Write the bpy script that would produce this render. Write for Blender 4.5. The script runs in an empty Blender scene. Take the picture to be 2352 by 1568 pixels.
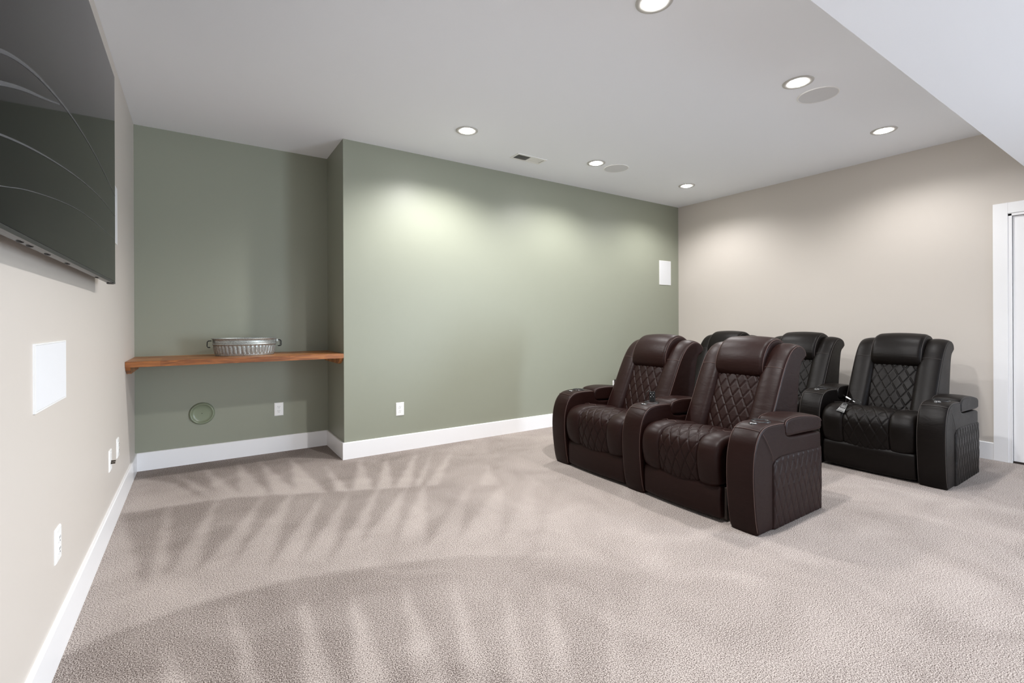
import bpy, math, random
import numpy as np
from mathutils import Matrix, Vector
random.seed(4)
rng = np.random.default_rng(7)

# ------------------------------------------------------------------ dimensions
W, H, XA, DA, BB = 5.949, 2.74, 1.4544, 0.598, 0.1434     # room width, ceiling, alcove width / depth, baseboard
YB = -9.6                                                # back wall (behind the camera)
SOFF_Y, SOFF_Z = -3.31, 2.36

# ------------------------------------------------------------------ camera
sc = bpy.context.scene
cam_d = bpy.data.cameras.new('camera')
cam = bpy.data.objects.new('camera', cam_d)
sc.collection.objects.link(cam)
F, YAW, ROLL, SY = 1085.25, 0.58785, -0.004236, -43.12
cam_d.sensor_width = 36.0
cam_d.lens = F / 2352 * 36.0
cam_d.shift_y = SY / 2352
cam_d.clip_start = 0.05
fw = Vector((math.sin(YAW), math.cos(YAW), 0)); rt = Vector((math.cos(YAW), -math.sin(YAW), 0)); up = Vector((0, 0, 1))
r2 = rt*math.cos(ROLL) + up*math.sin(ROLL); u2 = -rt*math.sin(ROLL) + up*math.cos(ROLL)
M3 = Matrix((r2, u2, -fw)).transposed()
cam.matrix_world = Matrix.Translation((0.41232, -4.15623, 1.162)) @ M3.to_4x4()
sc.camera = cam

# ------------------------------------------------------------------ world, lights, exposure
world = bpy.data.worlds.new('world'); sc.world = world; world.use_nodes = True
bg = world.node_tree.nodes['Background']
bg.inputs[0].default_value = (0.75, 0.86, 1.0, 1); bg.inputs[1].default_value = 0.6
vs = sc.view_settings
vs.view_transform = 'Standard'; vs.look = 'None'; vs.gamma = 1.0; vs.use_curve_mapping = False
vs.exposure = 0.47
try:
    sc.cycles.use_denoising = True
    sc.cycles.max_bounces = 10; sc.cycles.diffuse_bounces = 7; sc.cycles.sample_clamp_indirect = 6.0
    sc.cycles.blur_glossy = 0.5
except Exception:
    pass

LAMP_W = 80.0            # each recessed downlight
FILL_W = 310.0            # fill lamp added in an unseen glass door
def area_light(name, loc, rot, sx, sy, power, col):
    l = bpy.data.lights.new(name, 'AREA'); l.shape = 'RECTANGLE'; l.size = sx; l.size_y = sy
    l.energy = power; l.color = col
    o = bpy.data.objects.new(name, l); sc.collection.objects.link(o)
    o.location = loc; o.rotation_euler = rot
    return o
GD = (-9.0, -6.6, 0.04, 2.12)                           # unseen glass doors added in the right wall for fill light: y0, y1, z0, z1
area_light('added_door_fill', (W+0.02, (GD[0]+GD[1])/2, (GD[2]+GD[3])/2), (0, math.radians(90), 0), GD[3]-GD[2]-0.1, GD[1]-GD[0]-0.1, FILL_W, (0.74, 0.86, 1.0))

# ------------------------------------------------------------------ materials
def s2l(c):
    return tuple((v/255/12.92 if v/255 <= 0.04045 else ((v/255+0.055)/1.055)**2.4) for v in c)
def mat(name, col, rough=0.6, metal=0.0, spec=0.5, bump=None, coat=0.0, srgb=True, emit=None):
    m = bpy.data.materials.new(name); m.use_nodes = True
    nt = m.node_tree; b = nt.nodes['Principled BSDF']
    c = s2l(col) if srgb else col
    b.inputs['Base Color'].default_value = (*c, 1); b.inputs['Roughness'].default_value = rough
    b.inputs['Metallic'].default_value = metal; b.inputs['Specular IOR Level'].default_value = spec
    b.inputs['Coat Weight'].default_value = coat
    if emit:
        b.inputs['Emission Color'].default_value = (*emit[0], 1); b.inputs['Emission Strength'].default_value = emit[1]
    if bump:                                             # (scale, strength, distance)
        tc = nt.nodes.new('ShaderNodeTexCoord'); n = nt.nodes.new('ShaderNodeTexNoise'); bp = nt.nodes.new('ShaderNodeBump')
        n.inputs['Scale'].default_value = bump[0]; n.inputs['Detail'].default_value = 4
        bp.inputs['Strength'].default_value = bump[1]; bp.inputs['Distance'].default_value = bump[2]
        nt.links.new(tc.outputs['Object'], n.inputs['Vector']); nt.links.new(n.outputs[0], bp.inputs['Height'])
        nt.links.new(bp.outputs[0], b.inputs['Normal'])
    return m
M = {}
M['green'] = mat('sage_green_paint', (144, 147, 132), 0.42, spec=0.35, bump=(260, 0.08, 0.001))
M['tan'] = mat('warm_tan_paint', (203, 196, 188), 0.5, spec=0.35, bump=(260, 0.08, 0.001))
M['ceil'] = mat('white_ceiling_paint', (245, 248, 253), 0.75, spec=0.25, bump=(200, 0.08, 0.001))
M['trim'] = mat('white_semigloss_trim', (240, 240, 241), 0.3, spec=0.5)
M['plastic'] = mat('white_plastic', (240, 240, 238), 0.35)
M['grille'] = mat('speaker_grille_white', (218, 219, 221), 0.8, bump=(1500, 0.3, 0.0005))
M['ringpaint'] = mat('sage_green_plastic', (126, 135, 112), 0.3)
M['tagprint'] = mat('pale_print', (150, 150, 148), 0.6)
M['ringgrey'] = mat('satin_trim_ring', (196, 195, 191), 0.35)
M['dark'] = mat('slot_black', (22, 22, 22), 0.6)
M['blackpl'] = mat('black_plastic', (18, 18, 19), 0.28)
M['chrome'] = mat('dark_chrome', (120, 120, 122), 0.18, metal=1.0)
M['silver'] = mat('brushed_silver', (200, 200, 200), 0.25, metal=1.0)
M['brass'] = mat('coax_metal', (90, 84, 76), 0.3, metal=1.0)
M['steel'] = mat('black_steel', (26, 27, 30), 0.4, metal=0.6)
M['glass'] = mat('added_door_glass', (235, 240, 245), 0.02)
M['glass'].node_tree.nodes['Principled BSDF'].inputs['Transmission Weight'].default_value = 1.0
M['lamp'] = mat('lamp_lens', (255, 255, 255), 0.4, emit=((1.0, 0.98, 0.95), 45.0))
M['boardwood'] = mat('brown_under_board', (44, 34, 28), 0.8)
M['screen'] = mat('glossy_black_screen', (10, 10, 11), 0.05, spec=0.07)
M['bezel'] = mat('dark_grey_bezel', (60, 60, 60), 0.35, metal=0.5)
M['thread'] = mat('stitching_thread', (78, 56, 50), 0.6)
M['thread_b'] = mat('stitching_thread_black', (56, 50, 47), 0.6)
M['screen_streak'] = mat('pale_streak', (120, 120, 122), 0.5)  # pale translucent arcs just in front of the screen
_nt = M['screen_streak'].node_tree; _b = _nt.nodes['Principled BSDF']; _b.inputs['Alpha'].default_value = 0.3

def leather(name, col, rough):
    m = bpy.data.materials.new(name); m.use_nodes = True; nt = m.node_tree; b = nt.nodes['Principled BSDF']
    b.inputs['Base Color'].default_value = (*s2l(col), 1); b.inputs['Roughness'].default_value = rough
    b.inputs['Specular IOR Level'].default_value = 0.15
    tc = nt.nodes.new('ShaderNodeTexCoord')
    v = nt.nodes.new('ShaderNodeTexVoronoi'); v.inputs['Scale'].default_value = 420
    n = nt.nodes.new('ShaderNodeTexNoise'); n.inputs['Scale'].default_value = 9; n.inputs['Detail'].default_value = 5
    n.inputs['Distortion'].default_value = 0.6
    w = nt.nodes.new('ShaderNodeMapping'); w.inputs['Scale'].default_value = (1.0, 1.0, 3.2)
    b1 = nt.nodes.new('ShaderNodeBump'); b1.inputs['Strength'].default_value = 0.12; b1.inputs['Distance'].default_value = 0.0006
    b2 = nt.nodes.new('ShaderNodeBump'); b2.inputs['Strength'].default_value = 0.15; b2.inputs['Distance'].default_value = 0.012
    L = nt.links.new
    L(tc.outputs['Object'], v.inputs['Vector']); L(tc.outputs['Object'], w.inputs['Vector']); L(w.outputs[0], n.inputs['Vector'])
    L(v.outputs['Distance'], b1.inputs['Height']); L(n.outputs[0], b2.inputs['Height'])
    L(b2.outputs[0], b1.inputs['Normal']); L(b1.outputs[0], b.inputs['Normal'])
    n2 = nt.nodes.new('ShaderNodeTexNoise'); n2.inputs['Scale'].default_value = 5
    mr = nt.nodes.new('ShaderNodeMapRange'); mr.inputs[3].default_value = rough-0.06; mr.inputs[4].default_value = rough+0.1
    L(tc.outputs['Object'], n2.inputs['Vector']); L(n2.outputs[0], mr.inputs[0]); L(mr.outputs[0], b.inputs['Roughness'])
    return m
M['leather'] = leather('espresso_brown_leather', (31, 15, 12), 0.40)
M['leather_b'] = leather('near_black_brown_leather', (15, 11, 9), 0.40)

def wood():
    m = bpy.data.materials.new('acacia_butcher_block'); m.use_nodes = True; nt = m.node_tree; b = nt.nodes['Principled BSDF']
    L = nt.links.new
    tc = nt.nodes.new('ShaderNodeTexCoord')
    # staves: brick pattern along x, stave width along y
    mp = nt.nodes.new('ShaderNodeMapping'); mp.inputs['Location'].default_value = (0.07, 0.012, 0)
    br = nt.nodes.new('ShaderNodeTexBrick'); br.inputs['Scale'].default_value = 1.0
    br.inputs['Brick Width'].default_value = 0.42; br.inputs['Row Height'].default_value = 0.042
    br.inputs['Mortar Size'].default_value = 0.0; br.offset = 0.37
    br.inputs['Color1'].default_value = (0, 0, 0, 1); br.inputs['Color2'].default_value = (1, 1, 1, 1)
    L(tc.outputs['Object'], mp.inputs[0]); L(mp.outputs[0], br.inputs['Vector'])
    st = nt.nodes.new('ShaderNodeMapping'); st.inputs['Scale'].default_value = (2.2, 26, 26)
    no = nt.nodes.new('ShaderNodeTexNoise'); no.inputs['Scale'].default_value = 3.0; no.inputs['Detail'].default_value = 7
    no.inputs['Distortion'].default_value = 1.2
    L(tc.outputs['Object'], st.inputs[0]); L(st.outputs[0], no.inputs['Vector'])
    mix = nt.nodes.new('ShaderNodeMath'); mix.operation = 'MULTIPLY_ADD'
    L(br.outputs['Color'], mix.inputs[0]); mix.inputs[1].default_value = 0.42
    sb = nt.nodes.new('ShaderNodeMath'); sb.operation = 'MULTIPLY'; L(no.outputs[0], sb.inputs[0]); sb.inputs[1].default_value = 0.85
    L(sb.outputs[0], mix.inputs[2])
    cr = nt.nodes.new('ShaderNodeValToRGB'); e = cr.color_ramp
    e.elements[0].position = 0.2; e.elements[0].color = (*s2l((84, 46, 24)), 1)
    e.elements[1].position = 0.85; e.elements[1].color = (*s2l((196, 140, 80)), 1)
    k = e.elements.new(0.42); k.color = (*s2l((124, 72, 34)), 1)
    k = e.elements.new(0.62); k.color = (*s2l((158, 98, 48)), 1)
    L(mix.outputs[0], cr.inputs[0]); L(cr.outputs[0], b.inputs['Base Color'])
    b.inputs['Roughness'].default_value = 0.38
    return m
M['wood'] = wood()

def galv():
    m = bpy.data.materials.new('galvanized_steel'); m.use_nodes = True; nt = m.node_tree; b = nt.nodes['Principled BSDF']
    L = nt.links.new
    tc = nt.nodes.new('ShaderNodeTexCoord'); v = nt.nodes.new('ShaderNodeTexVoronoi'); v.inputs['Scale'].default_value = 170
    cr = nt.nodes.new('ShaderNodeValToRGB'); cr.color_ramp.elements[0].color = (*s2l((140, 145, 142)), 1); cr.color_ramp.elements[1].color = (*s2l((182, 187, 184)), 1)
    L(tc.outputs['Object'], v.inputs['Vector']); L(v.outputs['Color'], cr.inputs[0])
    n = nt.nodes.new('ShaderNodeTexNoise'); n.inputs['Scale'].default_value = 180; n.inputs['Detail'].default_value = 2
    th = nt.nodes.new('ShaderNodeValToRGB'); th.color_ramp.elements[0].position = 0.60; th.color_ramp.elements[1].position = 0.68
    mx = nt.nodes.new('ShaderNodeMixRGB'); mx.inputs[2].default_value = (*s2l((104, 106, 102)), 1)
    L(tc.outputs['Object'], n.inputs['Vector']); L(n.outputs[0], th.inputs[0]); L(th.outputs[0], mx.inputs[0]); L(cr.outputs[0], mx.inputs[1])
    L(mx.outputs[0], b.inputs['Base Color'])
    b.inputs['Metallic'].default_value = 0.6; b.inputs['Roughness'].default_value = 0.36
    return m
M['galv'] = galv()

def carpet():
    m = bpy.data.materials.new('beige_cut_pile_carpet'); m.use_nodes = True; nt = m.node_tree; b = nt.nodes['Principled BSDF']
    L = nt.links.new
    tc = nt.nodes.new('ShaderNodeTexCoord')
    n1 = nt.nodes.new('ShaderNodeTexNoise'); n1.inputs['Scale'].default_value = 250; n1.inputs['Detail'].default_value = 3; n1.inputs['Roughness'].default_value = 0.65
    n2 = nt.nodes.new('ShaderNodeTexNoise'); n2.inputs['Scale'].default_value = 2.6; n2.inputs['Detail'].default_value = 6; n2.inputs['Distortion'].default_value = 0.8
    L(tc.outputs['Object'], n1.inputs['Vector']); L(tc.outputs['Object'], n2.inputs['Vector'])
    at = nt.nodes.new('ShaderNodeAttribute'); at.attribute_name = 'nap'
    cr = nt.nodes.new('ShaderNodeValToRGB'); e = cr.color_ramp
    e.elements[0].position = 0.39; e.elements[0].color = (*s2l((72, 62, 57)), 1)
    e.elements[1].position = 0.585; e.elements[1].color = (*s2l((201, 191, 184)), 1)
    k = e.elements.new(0.455); k.color = (*s2l((129, 119, 113)), 1)
    k = e.elements.new(0.52); k.color = (*s2l((165, 155, 149)), 1)
    # nap direction shifts how much of the dark pile sides shows
    ad = nt.nodes.new('ShaderNodeMath'); ad.operation = 'MULTIPLY_ADD'; L(at.outputs['Fac'], ad.inputs[0]); ad.inputs[1].default_value = 0.060; ad.inputs[2].default_value = -0.032
    a2 = nt.nodes.new('ShaderNodeMath'); a2.operation = 'MULTIPLY_ADD'; L(n2.outputs[0], a2.inputs[0]); a2.inputs[1].default_value = 0.10; a2.inputs[2].default_value = -0.052
    s = nt.nodes.new('ShaderNodeMath'); s.operation = 'ADD'; L(ad.outputs[0], s.inputs[0]); L(a2.outputs[0], s.inputs[1])
    s2 = nt.nodes.new('ShaderNodeMath'); s2.operation = 'ADD'; L(s.outputs[0], s2.inputs[0]); L(n1.outputs[0], s2.inputs[1])
    L(s2.outputs[0], cr.inputs[0]); L(cr.outputs[0], b.inputs['Base Color'])
    b.inputs['Roughness'].default_value = 0.95; b.inputs['Specular IOR Level'].default_value = 0.1
    bp = nt.nodes.new('ShaderNodeBump'); bp.inputs['Strength'].default_value = 0.6; bp.inputs['Distance'].default_value = 0.0025
    L(n1.outputs[0], bp.inputs['Height']); L(bp.outputs[0], b.inputs['Normal'])
    return m
M['carpet'] = carpet()

# ------------------------------------------------------------------ mesh helpers
def mesh_obj(name, verts, faces, m, parent=None, smooth=False, loc=None, uvs=None):
    me = bpy.data.meshes.new(name)
    me.from_pydata([tuple(map(float, v)) for v in verts], [], [tuple(f) for f in faces])
    me.validate(); me.update()
    if m: me.materials.append(m)
    if smooth: me.polygons.foreach_set('use_smooth', [True]*len(me.polygons))
    o = bpy.data.objects.new(name, me); sc.collection.objects.link(o)
    if parent: o.parent = parent
    if loc: o.location = loc
    return o
class MB:
    def __init__(s): s.v = []; s.f = []
    def add(s, v, f):
        n = len(s.v); s.v += [tuple(map(float, p)) for p in v]; s.f += [tuple(i+n for i in q) for q in f]; return s
    def box(s, a, b):
        (x0, y0, z0), (x1, y1, z1) = a, b
        v = [(x0,y0,z0),(x1,y0,z0),(x1,y1,z0),(x0,y1,z0),(x0,y0,z1),(x1,y0,z1),(x1,y1,z1),(x0,y1,z1)]
        return s.add(v, [(0,3,2,1),(4,5,6,7),(0,1,5,4),(1,2,6,5),(2,3,7,6),(3,0,4,7)])
    def tube(s, pts, r, n=8, closed=False):
        P = [Vector(p) for p in pts]; N = len(P); V = []; ref = None
        for i, p in enumerate(P):
            a = P[(i-1) % N] if (closed or i > 0) else p; c = P[(i+1) % N] if (closed or i < N-1) else p
            t = (c-a).normalized()
            if ref is None:
                ref = t.orthogonal().normalized()
            ref = (ref - t*ref.dot(t)).normalized(); q = t.cross(ref)
            rr = r[i] if isinstance(r, (list, tuple)) else r
            V += [p + (ref*math.cos(2*math.pi*k/n) + q*math.sin(2*math.pi*k/n))*rr for k in range(n)]
        Fc = []
        for i in range(N if closed else N-1):
            j = (i+1) % N
            for k in range(n):
                Fc.append((i*n+k, i*n+(k+1) % n, j*n+(k+1) % n, j*n+k))
        if not closed: Fc += [tuple(range(n))[::-1], tuple(range((N-1)*n, N*n))]
        return s.add(V, Fc)
    def lathe(s, prof, c=(0,0,0), n=40, axis='z', close=False):
        V = []; m = len(prof)
        for k in range(n):
            a = 2*math.pi*k/n
            for r, h in prof:
                p = {'z': (r*math.cos(a), r*math.sin(a), h), 'y': (r*math.cos(a), h, r*math.sin(a)), 'x': (h, r*math.cos(a), r*math.sin(a))}[axis]
                V.append((p[0]+c[0], p[1]+c[1], p[2]+c[2]))
        Fc = []
        for k in range(n):
            j = (k+1) % n
            for i in range(m-1): Fc.append((k*m+i, j*m+i, j*m+i+1, k*m+i+1))
            if close: Fc.append((k*m+m-1, j*m+m-1, j*m, k*m))
        return s.add(V, Fc)
    def build(s, name, m, parent=None, smooth=False, loc=None, bevel=0.0):
        o = mesh_obj(name, s.v, s.f, m, parent, smooth, loc)
        if bevel:
            b = o.modifiers.new('bevel', 'BEVEL'); b.width = bevel; b.segments = 2; b.limit_method = 'ANGLE'
        return o
def box(name, a, b, m, parent=None, bevel=0.0): return MB().box(a, b).build(name, m, parent, bevel=bevel)
def tag(o, label=None, cat=None, group=None, kind=None):
    if label: o['label'] = label
    if cat: o['category'] = cat
    if group: o['group'] = group
    if kind: o['kind'] = kind
    return o
def thing(name, label, cat, loc=(0,0,0), group=None):
    o = bpy.data.objects.new(name, None); o.empty_display_size = 0.1; sc.collection.objects.link(o); o.location = loc
    return tag(o, label, cat, group)
def struct(o): o['kind'] = 'structure'; return o
def copy_tree(o, parent=None):
    c = o.copy(); sc.collection.objects.link(c)
    if parent: c.parent = parent
    for ch in list(o.children): copy_tree(ch, c)
    return c
def chaikin(p, it=2, closed=True):
    p = [np.array(q, float) for q in p]
    for _ in range(it):
        q = []; n = len(p)
        for i in range(n if closed else n-1):
            a, b = p[i], p[(i+1) % n]; q += [0.75*a+0.25*b, 0.25*a+0.75*b]
        p = q if closed else [p[0]]+q+[p[-1]]
    return np.array(p)
def resample(p, n, closed=True):
    q = np.vstack([p, p[:1]]) if closed else p
    d = np.r_[0, np.cumsum(np.linalg.norm(np.diff(q, axis=0), axis=1))]
    s = np.linspace(0, d[-1], n+1)[:-1] if closed else np.linspace(0, d[-1], n)
    return np.c_[np.interp(s, d, q[:,0]), np.interp(s, d, q[:,1])], s
def sweep(name, prof, v0, v1, m, parent, r=0.02, crown=0.0, step=0.012, nv=None, disp=None, it=2, endn=5, sag=0.0, rb=None, ra=None):
    """closed side profile (u, z) carried from v0 to v1, ends rounded with radius r, optional crown and surface displacement"""
    P = chaikin(prof, it) if it else np.array(prof, float)
    per = np.linalg.norm(np.diff(np.vstack([P, P[:1]]), axis=0), axis=1).sum()
    P, s = resample(P, max(24, int(per/step)))
    T = np.roll(P, -1, 0) - np.roll(P, 1, 0)
    area = 0.5*np.sum(P[:,0]*np.roll(P[:,1],-1) - np.roll(P[:,0],-1)*P[:,1])
    Nn = np.c_[T[:,1], -T[:,0]]; Nn /= np.linalg.norm(Nn, axis=1)[:,None] + 1e-9
    if area < 0: Nn = -Nn
    for _ in range(2): Nn = (np.roll(Nn,1,0) + Nn + np.roll(Nn,-1,0)); Nn /= np.linalg.norm(Nn, axis=1)[:,None]
    w = v1 - v0; nv = nv or max(6, int(w/ (step*1.6)))
    ra = ra or r; rb = rb or r
    inner = [v0 + ra + (w-ra-rb)*k/nv for k in range(nv+1)]
    e0 = [v0 + ra - ra*math.sin(math.pi/2*k/endn) for k in range(endn, 0, -1)]
    e1 = [v1 - rb + rb*math.sin(math.pi/2*k/endn) for k in range(1, endn+1)]
    vs_ = e0 + inner + e1
    V = []; n = len(P)
    for v in vs_:
        q, rr = ((v0+ra-v)/ra, ra) if v < v0+ra else (((v-(v1-rb))/rb, rb) if v > v1-rb else (0.0, ra))
        off = -rr*(1 - math.sqrt(max(0.0, 1-q*q)))
        t = (2*(v-v0)/w - 1)
        o_ = off + crown*(1-t*t)
        d = np.full(n, o_)
        if disp is not None: d = d + disp(s, v, P)
        Q = P + Nn*d[:,None]
        if sag: Q = Q - np.c_[np.zeros(n), sag*(1-(v/.30)**2)*np.clip((.34-P[:,1])/.12, 0, 1)]
        vv = np.full(n, v)
        V.append(np.c_[Q[:,0], vv, Q[:,1]])
    V = np.vstack(V); Fc = []; K = len(vs_)
    for i in range(K-1):
        for k in range(n):
            a = (i*n+k, i*n+(k+1) % n, (i+1)*n+(k+1) % n, (i+1)*n+k)
            Fc.append(a[::-1] if area > 0 else a)
    Fc.append(tuple(range(n)) if area > 0 else tuple(range(n))[::-1]); Fc.append(tuple(range((K-1)*n, K*n))[::-1] if area > 0 else tuple(range((K-1)*n, K*n)))
    o = mesh_obj(name, V, Fc, m, parent, True)
    me = o.data
    me.polygons[len(Fc)-1].use_smooth = False; me.polygons[len(Fc)-2].use_smooth = False
    return o

# ================================================================== THE SETTING
# floor with the nap of the vacuum tracks stored per vertex
UP = [[[0.26, 0.36], [0.47, -0.46], [0.54, -0.37]], [[0.46, 0.39], [0.52, -0.43], [0.66, -0.46]], [[0.69, 0.4], [0.65, -0.49], [0.82, -0.57]], [[0.85, 0.36], [0.84, -0.58], [0.99, -0.66]], [[1.08, 0.31], [0.97, -0.62], [1.15, -0.69]], [[1.28, -0.08], [1.21, -0.76], [1.29, -0.81]], [[1.57, -0.06], [1.31, -0.79], [1.44, -0.86]], [[1.78, -0.13], [1.47, -0.82], [1.57, -0.88]], [[2.07, -0.1], [1.58, -0.9], [1.67, -0.96]], [[2.21, -0.15], [1.7, -0.96], [1.74, -0.99]], [[2.36, -0.25], [1.77, -0.99], [1.86, -1.03]], [[2.4, -0.81], [2.11, -1.18], [2.23, -1.26]], [[2.53, -1.03], [2.42, -1.41], [2.48, -1.45]], [[0.02, 0.42], [0.27, 0.08], [0.47, -0.46], [0.01, -0.42], [-0.01, 0.09]]]
DN = [[[0.03, -0.46], [0.25, -0.46], [0.22, -1.54]], [[0.27, -0.47], [0.5, -0.52], [0.29, -1.48]], [[0.52, -0.52], [0.76, -0.61], [0.4, -1.53]], [[0.78, -0.59], [0.91, -0.68], [0.54, -1.53]], [[0.94, -0.67], [1.1, -0.8], [0.68, -1.67]], [[1.12, -0.77], [1.24, -0.9], [0.82, -1.67]], [[1.28, -0.83], [1.43, -0.91], [0.94, -1.76]], [[1.46, -0.91], [1.6, -1.0], [1.12, -1.65]], [[1.62, -0.99], [1.72, -1.04], [1.24, -1.79]], [[1.75, -1.04], [1.99, -1.2], [1.4, -1.86]], [[2.03, -1.2], [2.19, -1.31], [1.55, -1.91]], [[2.22, -1.33], [2.36, -1.43], [1.72, -2.06]], [[2.39, -1.45], [2.52, -1.58], [1.9, -2.17]]]
LO = [[[0.29, -2.0], [0.33, -2.26], [0.38, -2.29]], [[0.52, -1.88], [0.53, -2.4], [0.59, -2.44]], [[0.78, -1.98], [0.69, -2.51], [0.78, -2.56]], [[0.97, -2.05], [0.83, -2.6], [0.92, -2.66]], [[1.18, -2.1], [0.99, -2.71], [1.09, -2.77]], [[1.38, -2.19], [1.13, -2.8], [1.2, -2.85]], [[1.56, -2.36], [1.25, -2.88], [1.31, -2.92]], [[1.75, -2.42], [1.36, -2.95], [1.43, -3.0]], [[1.91, -2.64], [1.51, -3.06], [1.59, -3.11]], [[1.95, -2.96], [1.67, -3.17], [1.75, -3.22]], [[2.17, -3.11], [1.88, -3.31], [1.96, -3.36]]]
ARA = [[-0.3, -0.38], [-0.08, -0.4], [0.01, -0.42], [0.26, -0.45], [0.59, -0.48], [1.0, -0.67], [1.43, -0.86], [1.88, -1.06], [2.47, -1.47], [2.76, -1.7]]
ARB = [[-0.3, -1.98], [0.04, -1.9], [0.11, -1.85], [0.26, -1.82], [0.41, -1.79], [0.58, -1.8], [0.8, -1.82], [1.12, -1.91], [1.52, -2.06], [1.94, -2.35], [2.43, -2.81]]
def inpoly(X, Y, poly):
    r = np.zeros(X.shape, bool); n = len(poly)
    for i in range(n):
        (x0, y0), (x1, y1) = poly[i], poly[(i+1) % n]
        if y0 == y1: continue
        c = ((y0 > Y) != (y1 > Y)) & (X < (x1-x0)*(Y-y0)/(y1-y0)+x0); r ^= c
    return r
def ext(t, k=1.5):
    a = np.array(t[0]); return [a] + [a + (np.array(q)-a)*k for q in t[1:]]
def build_floor():
    st = 0.0125
    gx = np.arange(0, 3.3+1e-6, st); gy = np.arange(-3.6, DA+1e-6, st)
    X, Y = np.meshgrid(gx, gy, indexing='ij')
    jx = X + 0.004*np.sin(Y*23+X*9); jy = Y + 0.004*np.sin(X*31-Y*7)
    aA = np.interp(jx, [p[0] for p in ARA], [p[1] for p in ARA]); aB = np.interp(jx, [p[0] for p in ARB], [p[1] for p in ARB])
    nap = np.full(X.shape, 0.5)
    z0 = jy > aA; z1 = (jy <= aA) & (jy > aB); z2 = jy <= aB
    nap[z0] = 0.0; nap[z1] = 0.85; nap[z2] = 0.15
    for t in UP: nap[inpoly(jx, jy, ext(t, 1.2) if len(t) == 3 else t) & z0] = 1.0
    for t in DN: nap[inpoly(jx, jy, ext([t[2], t[0], t[1]], 1.25)) & z1] = 0.05
    for t in LO: nap[inpoly(jx, jy, ext(t, 2.0)) & z2] = 1.05
    fade = np.clip((jx + 0.45*(-jy) - 1.9)/1.5, 0, 1)          # tracks fade out towards the seats
    nap = nap*(1-fade) + 0.6*fade
    k = np.array([1, 2, 3, 2, 1.])/9
    for ax in (0, 1): nap = np.apply_along_axis(lambda a: np.convolve(np.pad(a, 2, 'edge'), k, 'valid'), ax, nap)
    nx, ny = X.shape
    V = np.c_[X.ravel(), Y.ravel(), np.zeros(X.size)]
    idx = np.arange(X.size).reshape(nx, ny)
    Q = np.stack([idx[:-1,:-1], idx[1:,:-1], idx[1:,1:], idx[:-1,1:]], -1).reshape(-1, 4)
    # the rest of the floor, coarse
    rest = [((3.3, -3.6), (W, DA)), ((0, YB), (W, -3.6))]
    extra = []; n = len(V)
    for (x0, y0), (x1, y1) in rest:
        extra += [(x0,y0,0),(x1,y0,0),(x1,y1,0),(x0,y1,0)]
    V = np.vstack([V, extra, [(x, y, -0.05) for x, y in ((0,YB),(W,YB),(W,DA),(0,DA))]])
    faces = [tuple(int(i) for i in q) for q in Q] + [(n,n+1,n+2,n+3),(n+4,n+5,n+6,n+7),(n+8,n+11,n+10,n+9)]
    o = mesh_obj('floor', V, faces, M['carpet'])
    at = o.data.attributes.new('nap', 'FLOAT', 'POINT')
    vals = np.full(len(V), 0.6); vals[:X.size] = nap.ravel()
    at.data.foreach_set('value', vals.astype(np.float32))
    return struct(o)
build_floor()
T = 0.12
struct(box('ceiling', (-T, YB-T, H), (W+T, DA+T, H+0.1), M['ceil']))
struct(box('trim_1', (0, SOFF_Y-1.5, SOFF_Z), (W, SOFF_Y, H), M['ceil']))      # dropped soffit box
struct(box('wall_left', (-T, YB-T, 0), (0, DA+T, H), M['tan']))
struct(box('wall_alcove', (0, DA, 0), (XA, DA+T, H), M['green']))
struct(box('wall_front', (XA, 0, 0), (W, DA+T, H), M['green']))
# tan wall with the door opening
DY0, DY1, DZ = -4.11, -3.195, 2.035
mb = MB()
mb.box((W, DY1, 0), (W+T, DA+T, H)); mb.box((W, GD[1], 0), (W+T, DY0, H)); mb.box((W, YB-T, 0), (W+T, GD[0], H)); mb.box((W, GD[0], GD[3]), (W+T, GD[1], H)); mb.box((W, GD[0], 0), (W+T, GD[1], GD[2])); mb.box((W, DY0, DZ), (W+T, DY1, H))
struct(mb.build('wall_right', M['tan']))
struct(box('wall_back', (0, YB-T, 0), (W, YB, H), M['tan']))
# made-up glass double door behind the camera, framing the fill lamp
mb = MB()
for (y0, y1, z0, z1) in ((GD[0]-.08, GD[0], 0, GD[3]+.08), (GD[1], GD[1]+.08, 0, GD[3]+.08), (GD[0], GD[1], GD[3], GD[3]+.08)): mb.box((W-.018, y0, z0), (W, y1, z1))
gm = (GD[0]+GD[1])/2
mb.box((W+.04, gm-.05, GD[2]), (W+.08, gm+.05, GD[3]))
fr = struct(mb.build('added_window_1', M['trim'], bevel=0.002))
box('pane', (W+.055, GD[0], GD[2]), (W+.06, gm-.05, GD[3]), M['glass'], fr); box('pane', (W+.055, gm+.05, GD[2]), (W+.06, GD[1], GD[3]), M['glass'], fr)
# baseboards
def board(name, a, b, side):
    """profiled board from a to b (x, y) with the outward normal side; eased top edge"""
    a = np.array(a, float); b = np.array(b, float); n = np.array(side, float); t = 0.015
    prof = [(0, 0), (t, 0), (t, BB-0.004), (t-0.004, BB), (0, BB)]
    V = []; 
    for p in (a, b):
        for d, z in prof: V.append((p[0]+n[0]*d, p[1]+n[1]*d, z))
    k = len(prof); Fc = [(i, (i+1) % k, k+(i+1) % k, k+i) for i in range(k)] + [tuple(range(k))[::-1], tuple(range(k, 2*k))]
    o = mesh_obj(name, V, Fc, M['trim']); return struct(o)
board('baseboard_left', (0, YB), (0, DA), (1, 0))
board('baseboard_alcove', (0.015, DA), (XA-0.015, DA), (0, -1))
board('baseboard_alcove_side', (XA, DA), (XA, -0.015), (-1, 0))
board('baseboard_front', (XA, 0), (W, 0), (0, -1))
board('baseboard_right', (W, -0.015), (W, DY1+0.092), (-1, 0))
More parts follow.
